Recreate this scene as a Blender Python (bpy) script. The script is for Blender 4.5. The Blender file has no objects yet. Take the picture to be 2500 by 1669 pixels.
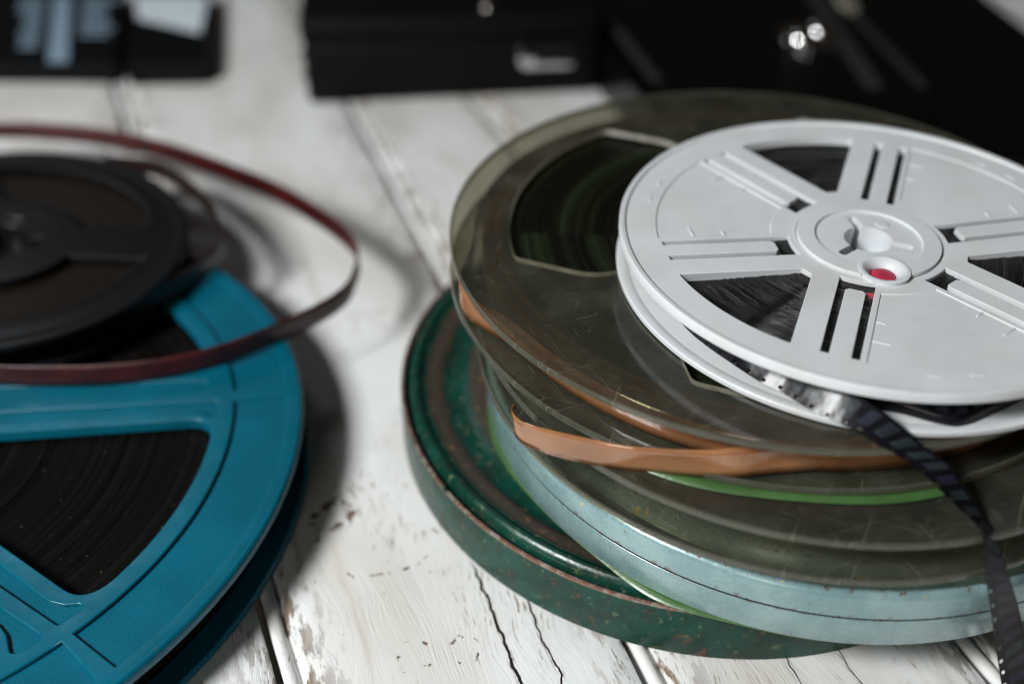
import bpy, bmesh, math, random
import numpy as np
from math import sin, cos, pi, radians, hypot, atan2, sqrt
from mathutils import Vector, Matrix
from mathutils.geometry import delaunay_2d_cdt

random.seed(7)
S = 0.01                      # everything below is written in centimetres
sc = bpy.context.scene
C = sc.collection

# ------------------------------------------------------------------ camera
cd = bpy.data.cameras.new('camera')
cam = bpy.data.objects.new('camera', cd)
C.objects.link(cam)
cd.sensor_width = 36
cd.lens = 36 * 2600 / 2500
cd.clip_start = 0.01
cd.clip_end = 20
PITCH, ROLL, HC = 0.6567369, 0.0143943, 22.1885
cam.matrix_world = Matrix.Translation((0, 0, HC * S)) @ Matrix.Rotation(pi / 2 - PITCH, 4, 'X') @ Matrix.Rotation(ROLL, 4, 'Z')
cd.dof.use_dof = True
cd.dof.focus_distance = 0.253
cd.dof.aperture_fstop = 4.6
sc.camera = cam

# ------------------------------------------------------------------ world and lamps
w = bpy.data.worlds.new('World')
sc.world = w
w.use_nodes = True
bg = w.node_tree.nodes['Background']
bg.inputs[0].default_value = (0.80, 0.67, 0.52, 1)
bg.inputs[1].default_value = 0.018


def area(name, loc, target, sx, sy, watts, col):
    l = bpy.data.lights.new(name, 'AREA')
    l.shape = 'RECTANGLE'
    l.size, l.size_y, l.energy, l.color = sx, sy, watts, col
    o = bpy.data.objects.new(name, l)
    C.objects.link(o)
    o.location = loc
    o.rotation_euler = (Vector(target) - Vector(loc)).to_track_quat('-Z', 'Y').to_euler()
    return o


area('window_light', (-0.50, -0.15, 0.60), (0.0, 0.22, 0.02), 0.19, 0.21, 9.6, (0.985, 1.0, 0.995))
area('front_fill_light', (-0.28, -0.95, 0.45), (0.02, 0.25, 0.03), 0.26, 0.30, 1.5, (1.0, 0.93, 0.84))  # fill lamp added in front to brighten the upright faces
area('far_window_light', (-0.73, 1.2, 1.1), (-0.05, 0.3, 0.0), 0.30, 0.26, 0.7, (0.86, 0.93, 1.0))

sc.view_settings.view_transform = 'Standard'
sc.view_settings.look = 'None'
sc.view_settings.exposure = 0.0
sc.view_settings.gamma = 1.0
sc.render.engine = 'CYCLES'
sc.cycles.use_denoising = True
sc.cycles.filter_width = 1.1
sc.cycles.max_bounces = 10
sc.cycles.transparent_max_bounces = 24
sc.cycles.caustics_reflective = False
sc.cycles.caustics_refractive = False
sc.cycles.sample_clamp_indirect = 6


# ------------------------------------------------------------------ node helper
class Mat:
    def __init__(s, name):
        s.m = bpy.data.materials.new(name)
        s.m.use_nodes = True
        s.t = s.m.node_tree
        s.t.nodes.clear()
        s.out = s.t.nodes.new('ShaderNodeOutputMaterial')

    def n(s, t, ins=None, **props):
        nd = s.t.nodes.new('ShaderNode' + t)
        for k, v in props.items():
            setattr(nd, k, v)
        for k, v in (ins or {}).items():
            s.put(nd.inputs[k], v)
        return nd

    def put(s, sock, v):
        if isinstance(v, bpy.types.NodeSocket):
            s.t.links.new(v, sock)
        elif isinstance(v, (tuple, list)) and len(v) == 3 and sock.type == 'RGBA':
            sock.default_value = (*v, 1)
        else:
            sock.default_value = v

    def math(s, op, a, b=0.0, c=None, clamp=False):
        d = {0: a, 1: b}
        if c is not None:
            d[2] = c
        return s.n('Math', d, operation=op, use_clamp=clamp).outputs[0]

    def vm(s, op, a, b=(0, 0, 0)):
        nd = s.n('VectorMath', {0: a, 1: b}, operation=op)
        return nd.outputs['Value'] if op in ('DOT_PRODUCT', 'LENGTH', 'DISTANCE') else nd.outputs[0]

    def comb(s, x, y, z=0.0):
        return s.n('CombineXYZ', {0: x, 1: y, 2: z}).outputs[0]

    def sep(s, v):
        return s.n('SeparateXYZ', {0: v}).outputs

    def noise(s, vec, scale, detail=3.0, rough=0.55, dist=0.0):
        return s.n('TexNoise', {'Vector': vec, 'Scale': scale, 'Detail': detail, 'Roughness': rough, 'Distortion': dist}).outputs[0]

    def step(s, v, lo, hi, a=0.0, b=1.0):
        return s.n('MapRange', {0: v, 1: lo, 2: hi, 3: a, 4: b}, interpolation_type='SMOOTHSTEP').outputs[0]

    def mix(s, f, a, b):
        nd = s.n('Mix', data_type='RGBA')
        s.put(nd.inputs[0], f)
        s.put(nd.inputs[6], a)
        s.put(nd.inputs[7], b)
        return nd.outputs[2]

    def bump(s, h, strength, dist, normal=None):
        d = {'Height': h, 'Strength': strength, 'Distance': dist}
        if normal is not None:
            d['Normal'] = normal
        return s.n('Bump', d).outputs[0]

    def pbr(s, **k):
        nd = s.n('BsdfPrincipled')
        for a, v in k.items():
            s.put(nd.inputs[a.replace('_', ' ')], v)
        s.t.links.new(nd.outputs[0], s.out.inputs[0])
        return nd

    def cm(s):                       # object coordinates in centimetres
        return s.vm('SCALE_', None) if False else s.n('VectorMath', {0: s.n('TexCoord').outputs['Object'], 'Scale': 100.0}, operation='SCALE').outputs[0]

    def wcm(s):                      # world position in centimetres
        return s.n('VectorMath', {0: s.n('NewGeometry').outputs['Position'], 'Scale': 100.0}, operation='SCALE').outputs[0]


def simple(name, col, rough, metallic=0.0, bump=None, spec=0.5, var=0.0, vscale=1.0):
    m = Mat(name)
    p = m.cm()
    c = col
    if var:
        f = m.step(m.noise(p, vscale, 4), 0.35, 0.65)
        c = m.mix(f, col, tuple(x * (1 - var) for x in col))
    k = dict(Base_Color=c, Roughness=rough, Metallic=metallic, Specular_IOR_Level=spec)
    if bump:
        k['Normal'] = m.bump(m.noise(p, bump[0], 3), bump[1], bump[2] * S)
    m.pbr(**k)
    return m.m


# ------------------------------------------------------------------ table paint
PU, PV = (0.3357, -0.942, 0.0), (0.942, 0.3357, 0.0)


def paint_material():
    m = Mat('white_distressed_paint')
    p = m.wcm()
    joint = m.n('Attribute', attribute_name='joint').outputs['Fac']
    u = m.vm('DOT_PRODUCT', p, PU)
    v = m.vm('DOT_PRODUCT', p, PV)
    wob = m.noise(m.comb(m.math('MULTIPLY', u, 0.16), m.math('MULTIPLY', v, 0.35)), 1.0, 2)
    v2 = m.math('ADD', v, m.math('MULTIPLY', m.math('SUBTRACT', wob, 0.5), 2.6))
    gv = m.comb(m.math('MULTIPLY', u, 0.42), m.math('MULTIPLY', v2, 7.0))
    grain = m.noise(gv, 1.0, 5, 0.62)
    gv2 = m.comb(m.math('MULTIPLY', u, 1.3), m.math('MULTIPLY', v2, 17.0))
    fine = m.noise(gv2, 1.0, 4, 0.65)
    big = m.noise(m.comb(m.math('MULTIPLY', u, 0.09), m.math('MULTIPLY', v, 0.22)), 1.0, 3)
    spot = m.noise(p, 0.55, 4, 0.6)
    # paint tone
    col = m.mix(m.step(big, 0.38, 0.66), (0.80, 0.815, 0.815), (0.66, 0.64, 0.60))
    streak = m.step(m.noise(m.comb(m.math('MULTIPLY', u, 0.13), m.math('MULTIPLY', v2, 0.9)), 1.0, 3), 0.58, 0.78)
    col = m.mix(m.math('MULTIPLY', streak, 0.68), col, (0.50, 0.43, 0.35))
    # thin grey grain lines where the paint is thin
    thin = m.math('MULTIPLY', m.step(grain, 0.61, 0.72), m.step(spot, 0.40, 0.62))
    col = m.mix(m.math('MULTIPLY', thin, 0.28), col, (0.40, 0.37, 0.33))
    # chips down to the brown wood
    patch = m.step(m.noise(m.vm('ADD', p, (3.0, 1.0, 0.0)), 0.30, 3, 0.5), 0.50, 0.62)
    chips = m.math('MULTIPLY', m.step(fine, 0.585, 0.635), patch)
    pits = m.math('MULTIPLY', m.step(m.noise(m.comb(m.math('MULTIPLY', u, 1.2), m.math('MULTIPLY', v2, 3.2)), 1.6, 3, 0.6), 0.705, 0.735), 1.0)
    chips = m.math('MAXIMUM', chips, m.math('MULTIPLY', pits, 0.85))
    # the two long splits in front of the cans
    crk = None
    for v0, u0, wd in ((5.47, -18.6, 0.035), (6.42, -17.2, 0.026), (11.9, -16.0, 0.014), (13.3, -14.9, 0.012), (-3.2, -26.0, 0.02)):
        jit = m.math('MULTIPLY', m.math('SUBTRACT', m.noise(m.comb(m.math('MULTIPLY', u, 1.1), v0), 1.0, 4), 0.5), 0.42)
        d = m.math('ABSOLUTE', m.math('SUBTRACT', m.math('ADD', v, jit), v0))
        wv = m.math('MULTIPLY', m.noise(m.comb(m.math('MULTIPLY', u, 1.7), v0 + 9), 1.0, 3), 2.0 * wd)
        k = m.math('MULTIPLY', m.math('LESS_THAN', d, wv), m.step(u, u0, u0 + 0.8))
        halo = m.math('MULTIPLY', m.step(d, 0.16, 0.02), m.step(u, u0, u0 + 0.8))
        halo = m.math('MULTIPLY', halo, m.step(fine, 0.48, 0.66))
        crk = k if crk is None else m.math('MAXIMUM', crk, k)
        chips = m.math('MAXIMUM', chips, m.math('MULTIPLY', halo, 0.8))
    # knots: a dark broken ring and a faint crackled ring
    pd = m.vm('ADD', p, m.n('VectorMath', {0: m.vm('SUBTRACT', m.n('TexNoise', {'Vector': p, 'Scale': 1.3, 'Detail': 4}).outputs[1], (0.5, 0.5, 0.5)), 'Scale': 0.75}, operation='SCALE').outputs[0])
    ring = None
    for c0, r0, wd, lo in (((-4.95, 20.75, 0), 0.50, 0.17, 0.47), ((-3.6, 20.3, 0), 1.75, 0.05, 0.52), ((-2.3, 16.1, 0), 0.42, 0.05, 0.53), ((-1.1, 16.2, 0), 0.40, 0.05, 0.53)):
        d = m.math('ABSOLUTE', m.math('SUBTRACT', m.vm('DISTANCE', pd, c0), r0))
        k = m.math('MULTIPLY', m.step(d, wd, wd * 0.3), m.step(m.noise(p, 3.2, 4, 0.6), lo, lo + 0.07))
        ring = k if ring is None else m.math('MAXIMUM', ring, k)
    chips = m.math('MAXIMUM', chips, ring)
    jw = m.math('MULTIPLY', joint, m.step(m.noise(m.comb(m.math('MULTIPLY', u, 0.8), m.math('MULTIPLY', v, 3.0)), 1.0, 5, 0.65), 0.48, 0.58))
    chips = m.math('MAXIMUM', chips, m.math('MULTIPLY', jw, 0.9))
    wood = m.mix(m.step(fine, 0.42, 0.68), (0.10, 0.060, 0.035), (0.27, 0.175, 0.105))
    col = m.mix(chips, col, wood)
    col = m.mix(crk, col, (0.012, 0.009, 0.007))
    rel = m.step(m.noise(p, 0.22, 2), 0.40, 0.64, 0.25, 1.0)
    h = m.math('MULTIPLY', m.math('ADD', m.math('MULTIPLY', grain, 0.7), m.math('MULTIPLY', fine, 0.5)), rel)
    h = m.math('SUBTRACT', h, m.math('MULTIPLY', chips, 0.35))
    h = m.math('SUBTRACT', h, m.math('MULTIPLY', crk, 1.5))
    nrm = m.bump(h, 0.7, 0.055 * S)
    m.pbr(Base_Color=col, Roughness=m.step(chips, 0, 1, 0.52, 0.8), Normal=nrm, Specular_IOR_Level=0.35)
    return m.m


# ------------------------------------------------------------------ tin, plastic, film materials
def green_tin():
    m = Mat('green_tin')
    p = m.cm()
    x, y, z = m.sep(p)
    r = m.math('SQRT', m.math('ADD', m.math('MULTIPLY', x, x), m.math('MULTIPLY', y, y)))
    n1 = m.noise(p, 0.8, 5, 0.6)
    n2 = m.noise(p, 4.5, 4, 0.6)
    col = m.mix(m.step(n1, 0.35, 0.65), (0.0035, 0.032, 0.022), (0.005, 0.054, 0.037))
    col = m.mix(m.math('MULTIPLY', m.step(n2, 0.60, 0.68), 0.65), col, (0.13, 0.16, 0.09))
    col = m.mix(m.math('MULTIPLY', m.step(m.noise(m.vm('ADD', p, (2.0, 9.0, 0.0)), 1.5, 6, 0.7), 0.47, 0.60), 0.45), col, (0.016, 0.024, 0.016))
    worn = m.math('MULTIPLY', m.step(r, 8.45, 8.38), m.step(r, 7.80, 8.0))
    worn = m.math('MAXIMUM', worn, m.step(r, 7.25, 7.0))
    worn = m.math('MULTIPLY', worn, m.step(n1, 0.18, 0.34))
    brown = m.mix(m.step(n2, 0.56, 0.70), (0.045, 0.036, 0.028), (0.16, 0.075, 0.035))
    col = m.mix(worn, col, brown)
    rust = m.math('MULTIPLY', m.step(m.noise(p, 2.6, 6, 0.75), 0.585, 0.64), 0.85)
    rust = m.math('MULTIPLY', rust, m.step(r, 8.9, 9.0, 0.35, 1.0))
    col = m.mix(rust, col, (0.11, 0.048, 0.026))
    edge = m.math('MULTIPLY', m.step(z, 1.60, 1.665), m.math('GREATER_THAN', r, 9.045))
    edge = m.math('MULTIPLY', edge, m.step(n1, 0.30, 0.42))
    col = m.mix(edge, col, m.mix(m.step(n2, 0.45, 0.6), (0.27, 0.15, 0.115), (0.36, 0.31, 0.27)))
    rough = m.math('ADD', m.step(n2, 0.3, 0.7, 0.20, 0.36), m.math('MULTIPLY', worn, 0.25))
    m.pbr(Base_Color=col, Roughness=rough, Metallic=m.math('MULTIPLY', edge, 0.55), Normal=m.bump(m.math('ADD', n2, m.math('MULTIPLY', n1, 1.5)), 0.25, 0.03 * S), Specular_IOR_Level=0.38)
    return m.m


def blue_tin():
    m = Mat('pale_blue_tin')
    p = m.cm()
    x, y, z = m.sep(p)
    n1 = m.noise(p, 0.9, 5, 0.6)
    n2 = m.noise(p, 9.0, 4, 0.6)
    col = m.mix(m.step(n1, 0.33, 0.67), (0.29, 0.43, 0.445), (0.20, 0.325, 0.345))
    col = m.mix(m.math('MULTIPLY', m.step(n2, 0.63, 0.70), 0.35), col, (0.48, 0.60, 0.60))
    rust = m.step(m.noise(p, 3.6, 5, 0.72), 0.672, 0.69)
    near = m.math('MAXIMUM', m.step(m.math('ABSOLUTE', m.math('SUBTRACT', z, 1.0)), 0.16, 0.02), m.step(m.math('ABSOLUTE', m.math('SUBTRACT', z, 1.75)), 0.05, 0.02))
    rust2 = m.math('MULTIPLY', m.step(m.noise(p, 5.0, 4, 0.7), 0.55, 0.60), near)
    rust2 = m.math('MULTIPLY', rust2, 0.85)
    rust = m.math('MAXIMUM', m.math('MULTIPLY', rust, 0.8), rust2)
    col = m.mix(rust, col, (0.13, 0.060, 0.032))
    r = m.math('SQRT', m.math('ADD', m.math('MULTIPLY', x, x), m.math('MULTIPLY', y, y)))
    seam = m.math('MULTIPLY', m.step(r, 9.19, 9.17), m.step(m.math('ABSOLUTE', m.math('SUBTRACT', z, 0.97)), 0.10, 0.06))
    col = m.mix(seam, col, (0.022, 0.014, 0.010))
    yel = m.math('MULTIPLY', m.step(m.noise(m.vm('ADD', p, (31.0, 5.0, 2.0)), 3.0, 3, 0.6), 0.675, 0.695), m.step(z, 1.35, 1.5))
    col = m.mix(yel, col, (0.62, 0.46, 0.14))
    m.pbr(Base_Color=col, Roughness=m.step(n2, 0.3, 0.7, 0.24, 0.36), Metallic=0.25, Coat_Weight=0.5, Coat_Roughness=0.14, Normal=m.bump(m.math('ADD', n2, m.math('MULTIPLY', rust, -1.0)), 0.22, 0.02 * S), Specular_IOR_Level=0.65)
    return m.m


def smoke_plastic(name='smoky_clear_plastic', base_haze=0.044):
    m = Mat(name)
    p = m.cm()
    x, y, z = m.sep(p)
    # dust and scratches
    sm = None
    for a, th in ((0.4, 0.68), (1.25, 0.69), (2.0, 0.68), (2.8, 0.69)):
        q = m.comb(m.math('ADD', m.math('MULTIPLY', x, cos(a) * 0.45), m.math('MULTIPLY', y, sin(a) * 0.55)), m.math('ADD', m.math('MULTIPLY', x, -sin(a) * 30), m.math('MULTIPLY', y, cos(a) * 30)), a)
        k = m.step(m.noise(q, 1.0, 2, 0.5), th, th + 0.05)
        sm = k if sm is None else m.math('MAXIMUM', sm, k)
    region = m.step(m.noise(p, 0.45, 3), 0.42, 0.62)
    sm = m.math('MULTIPLY', m.math('MULTIPLY', sm, region), 0.30)
    speck = m.math('MULTIPLY', m.step(m.noise(p, 13.0, 2, 0.5), 0.735, 0.77), 0.55)
    film = m.math('MULTIPLY', m.step(m.noise(p, 0.7, 5, 0.65), 0.40, 0.72), 0.05)
    haze = m.math('ADD', m.math('MAXIMUM', sm, speck), m.math('ADD', film, base_haze))
    tr = m.n('BsdfTransparent', {0: (0.60, 0.585, 0.51)}).outputs[0]
    df = m.n('BsdfDiffuse', {0: (0.37, 0.375, 0.30)}).outputs[0]
    nrm = m.bump(m.noise(p, 0.9, 3), 0.04, 0.05 * S)
    gl = m.n('BsdfGlossy', {'Color': (0.95, 0.97, 1.0), 'Roughness': m.step(m.noise(p, 1.3, 4), 0.3, 0.7, 0.05, 0.17), 'Normal': nrm}).outputs[0]
    base = m.n('MixShader', {0: haze, 1: tr, 2: df}).outputs[0]
    fr = m.n('Fresnel', {'IOR': 1.49, 'Normal': nrm}).outputs[0]
    # the inside of a thin sheet must not mirror totally: weigh the reflection on front faces only
    back = m.n('NewGeometry').outputs['Backfacing']
    fr = m.math('MULTIPLY', fr, m.math('SUBTRACT', 1.0, back))
    o = m.n('MixShader', {0: fr, 1: base, 2: gl}).outputs[0]
    m.t.links.new(o, m.out.inputs[0])
    return m.m


def white_plastic():
    m = Mat('white_reel_plastic')
    p = m.cm()
    n1 = m.noise(p, 0.7, 4)
    col = m.mix(m.step(n1, 0.35, 0.7), (0.66, 0.69, 0.72), (0.61, 0.635, 0.66))
    sp = m.math('MULTIPLY', m.step(m.noise(p, 7.0, 3, 0.6), 0.735, 0.76), m.step(m.noise(p, 0.9, 2), 0.45, 0.62))
    col = m.mix(m.math('MULTIPLY', sp, 0.75), col, (0.16, 0.16, 0.16))
    yl = m.math('MULTIPLY', m.step(m.noise(m.vm('ADD', p, (7.0, 3.0, 1.0)), 0.35, 4, 0.6), 0.50, 0.72), 0.35)
    col = m.mix(yl, col, (0.60, 0.58, 0.50))
    x, y, z = m.sep(p)
    for a_, th in ((0.7, 0.70), (2.3, 0.71)):
        q = m.comb(m.math('ADD', m.math('MULTIPLY', x, cos(a_) * 0.5), m.math('MULTIPLY', y, sin(a_) * 0.5)), m.math('ADD', m.math('MULTIPLY', x, -sin(a_) * 26), m.math('MULTIPLY', y, cos(a_) * 26)), a_)
        col = m.mix(m.math('MULTIPLY', m.step(m.noise(q, 1.0, 2, 0.5), th, th + 0.04), 0.30), col, (0.36, 0.36, 0.35))
    m.pbr(Base_Color=col, Roughness=m.step(m.noise(p, 2.0, 4), 0.3, 0.7, 0.36, 0.50), Normal=m.bump(m.noise(p, 30.0, 2), 0.05, 0.01 * S))
    return m.m


def film_edge(name, c1, c2, rough=0.30, freq=9.0, strength=0.55, spec=0.5, bd=0.08):
    m = Mat(name)
    p = m.cm()
    x, y, z = m.sep(p)
    r = m.math('SQRT', m.math('ADD', m.math('MULTIPLY', x, x), m.math('MULTIPLY', y, y)))
    an = m.math('ARCTAN2', y, x)
    v1 = m.comb(m.math('MULTIPLY', r, freq), m.math('MULTIPLY', an, 0.10), 0.0)
    a = m.noise(v1, 1.0, 4, 0.65)
    b = m.noise(m.comb(m.math('MULTIPLY', r, freq * 4), m.math('MULTIPLY', an, 0.22), 3.0), 1.0, 3, 0.6)
    d = m.math('MULTIPLY', m.step(m.noise(p, 8.0, 3, 0.6), 0.70, 0.74), 0.5)
    col = m.mix(m.step(a, 0.40, 0.72), c1, c2)
    col = m.mix(d, col, (0.20, 0.18, 0.15))
    h = m.math('ADD', a, m.math('MULTIPLY', b, 0.6))
    m.pbr(Base_Color=col, Roughness=m.step(b, 0.3, 0.7, rough * 0.8, rough * 1.3), Normal=m.bump(h, strength, bd * S), Specular_IOR_Level=spec)
    return m.m


def leader(name, col, rough=0.16, trans=0.25, var=0.2, wob=0.10, spec=0.6):
    m = Mat(name)
    p = m.cm()
    n1 = m.noise(p, 1.0, 3)
    c = m.mix(m.step(n1, 0.35, 0.65), col, tuple(k * (1 - var) for k in col))
    nrm = m.bump(m.noise(p, 1.4, 3, 0.5, 0.6), wob, 0.25 * S)
    b = m.n('BsdfPrincipled', {'Base Color': c, 'Roughness': rough, 'Normal': nrm, 'Specular IOR Level': spec, 'IOR': 1.62}).outputs[0]
    t = m.n('BsdfTranslucent', {0: c}).outputs[0]
    m.t.links.new(m.n('MixShader', {0: trans, 1: b, 2: t}).outputs[0], m.out.inputs[0])
    return m.m


def film_strip():
    m = Mat('black_picture_film')
    uv = m.n('UVMap').outputs[0]
    u, v, _ = m.sep(uv)                    # u in cm along the film, v 0..1 across
    k = m.math('DIVIDE', u, 0.42)
    fr = m.math('FRACT', k)
    idx = m.math('FLOOR', k)
    rnd = m.n('TexWhiteNoise', {'Vector': m.comb(idx, 3.0)}).outputs[0]
    inside = m.math('MULTIPLY', m.math('MULTIPLY', m.step(fr, 0.34, 0.38), m.step(fr, 0.96, 0.92)), m.math('MULTIPLY', m.step(v, 0.27, 0.29), m.step(v, 0.88, 0.86)))
    pic = m.noise(m.comb(m.math('MULTIPLY', u, 3.0), m.math('MULTIPLY', v, 2.0), idx), 1.0, 2)
    pc = m.mix(m.step(pic, 0.2, 0.8), (0.014, 0.020, 0.023), (0.034, 0.045, 0.050))
    pc = m.mix(m.step(rnd, 0.2, 0.9), pc, (0.018, 0.016, 0.034))
    col = m.mix(inside, (0.006, 0.006, 0.009), pc)
    nrm = m.bump(m.noise(m.cm(), 1.6, 2), 0.12, 0.2 * S)
    m.pbr(Base_Color=col, Roughness=0.24, Normal=nrm, Specular_IOR_Level=0.25)
    return m.m


def teal_plastic(name, grainy):
    m = Mat(name)
    p = m.cm()
    n1 = m.noise(p, 0.5, 4)
    col = m.mix(m.step(n1, 0.35, 0.68), (0.0008, 0.088, 0.138), (0.0008, 0.108, 0.170))
    dirt = m.math('MULTIPLY', m.step(m.noise(p, 3.0, 5, 0.7), 0.60, 0.70), 0.35 if not grainy else 0.12)
    col = m.mix(dirt, col, (0.035, 0.085, 0.080))
    if grainy:
        h = m.noise(p, 17.0, 3, 0.6)
        sp = m.step(m.noise(p, 26.0, 2, 0.6), 0.66, 0.74)
        col = m.mix(m.math('MULTIPLY', sp, 0.35), col, (0.006, 0.17, 0.26))
        m.pbr(Base_Color=col, Roughness=0.34, Normal=m.bump(h, 0.75, 0.025 * S), Specular_IOR_Level=0.3)
    else:
        m.pbr(Base_Color=col, Roughness=m.step(m.noise(p, 2.2, 4), 0.3, 0.7, 0.24, 0.38), Normal=m.bump(m.noise(p, 6.0, 3), 0.06, 0.02 * S), Specular_IOR_Level=0.35)
    return m.m


def frosted():
    m = Mat('frosted_plastic_edge')
    p = m.cm()
    c = m.mix(m.step(m.noise(p, 3.0, 4), 0.3, 0.7), (0.68, 0.66, 0.58), (0.48, 0.46, 0.40))
    d = m.n('BsdfPrincipled', {'Base Color': c, 'Roughness': 0.35}).outputs[0]
    t = m.n('BsdfTranslucent', {0: c}).outputs[0]
    m.t.links.new(m.n('MixShader', {0: 0.4, 1: d, 2: t}).outputs[0], m.out.inputs[0])
    return m.m


M = dict(
    frost=frosted(), smoke_rim=smoke_plastic('smoky_plastic_rim', 0.13),
    paint=paint_material(), green=green_tin(), blue=blue_tin(), smoke=smoke_plastic(), white=white_plastic(),
    film_black=film_edge('black_film_edges', (0.0008, 0.0008, 0.001), (0.004, 0.004, 0.006), 0.16, 14, 1.0, 0.5, 0.14),
    film_olive=film_edge('olive_film_edges', (0.0025, 0.0022, 0.0012), (0.014, 0.021, 0.008), 0.36, 3.2, 0.7, 0.3),
    film_dark=film_edge('dark_film_edges', (0.0008, 0.0007, 0.0006), (0.0075, 0.006, 0.0045), 0.45, 5.0, 0.8, 0.16),
    film_brown=film_edge('brown_tape_edges', (0.006, 0.0038, 0.0022), (0.012, 0.0075, 0.0045), 0.40, 6, 0.25, 0.3),
    brown=leader('brown_leader', (0.35, 0.155, 0.068), 0.10, 0.06, 0.2, 0.05, 1.0), green_leader=leader('green_leader', (0.062, 0.145, 0.042), 0.35, 0.1),
    red=leader('dark_red_leader', (0.085, 0.010, 0.009), 0.35, 0.28, 0.5, 0.05), strip=film_strip(),
    teal=teal_plastic('teal_plastic', False), teal_grain=teal_plastic('teal_grained_plastic', True),
    black=simple('black_reel_plastic', (0.0070, 0.0075, 0.0085), 0.27, spec=0.35, bump=(3.0, 0.05, 0.02)),
    gloss=simple('black_lacquer', (0.0022, 0.0023, 0.0026), 0.22, spec=0.3, bump=(2.0, 0.04, 0.03)),
    matte=simple('black_leatherette', (0.0028, 0.0031, 0.0036), 0.5, spec=0.12, bump=(14.0, 0.3, 0.02)),
    card=simple('black_card', (0.0026, 0.0034, 0.0042), 0.5, spec=0.12, bump=(9.0, 0.1, 0.01)),
    chrome=simple('chrome', (0.80, 0.80, 0.81), 0.07, 1.0),
    mirror=simple('polished_chrome', (0.88, 0.88, 0.88), 0.03, 1.0),
    label=simple('white_label_paper', (0.66, 0.75, 0.82), 0.7, var=0.06),
    ink=simple('pale_blue_print', (0.25, 0.36, 0.46), 0.6, var=0.2, vscale=3.0),
    redcap=simple('red_plastic', (0.52, 0.035, 0.075), 0.45, bump=(8.0, 0.5, 0.04), var=0.3, vscale=4.0),
    grey=simple('dark_grey_metal', (0.035, 0.036, 0.042), 0.35, 0.2),
    brass=simple('dull_cream_metal', (0.42, 0.40, 0.33), 0.4, 0.6),
)


# ------------------------------------------------------------------ object helpers
def obj(name, me, mat=None, parent=None):
    o = bpy.data.objects.new(name, me)
    C.objects.link(o)
    if mat is not None and not me.materials:
        me.materials.append(mat)
    if parent is not None:
        o.parent = parent
    if me.get('flat_faces'):
        md = o.modifiers.new('normals', 'WEIGHTED_NORMAL')
        md.mode = 'FACE_AREA'
        md.weight = 100
        md.keep_sharp = True
    return o


def mesh(name, verts, faces, smooth=35):
    me = bpy.data.meshes.new(name)
    me.from_pydata([(a * S, b * S, c * S) for a, b, c in verts], [], faces)
    me.validate()
    bm = bmesh.new()
    bm.from_mesh(me)
    bmesh.ops.remove_doubles(bm, verts=bm.verts, dist=1e-7)
    bmesh.ops.recalc_face_normals(bm, faces=bm.faces)
    bm.to_mesh(me)
    bm.free()
    if smooth:
        for f in me.polygons:
            f.use_smooth = True
        me.set_sharp_from_angle(angle=radians(smooth))
    return me


def lathe(name, prof, n=160, smooth=35, zj=None):
    """closed profile [(r, z), ...] turned about the z axis"""
    V, F = [], []
    k = len(prof)
    for i in range(n):
        a = 2 * pi * i / n
        for j, (r, z) in enumerate(prof):
            V.append((r * cos(a), r * sin(a), z + (zj(j, a) if zj else 0)))
    for i in range(n):
        for j in range(k):
            a0, a1 = i * k + j, i * k + (j + 1) % k
            b0, b1 = ((i + 1) % n) * k + j, ((i + 1) % n) * k + (j + 1) % k
            if prof[j][0] == 0 and prof[(j + 1) % k][0] == 0:
                continue
            F.append((a0, b0, b1, a1))
    return mesh(name, V, F, smooth)


def area2(lp):
    return sum(lp[i - 1][0] * lp[i][1] - lp[i][0] * lp[i - 1][1] for i in range(len(lp))) / 2


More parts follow.
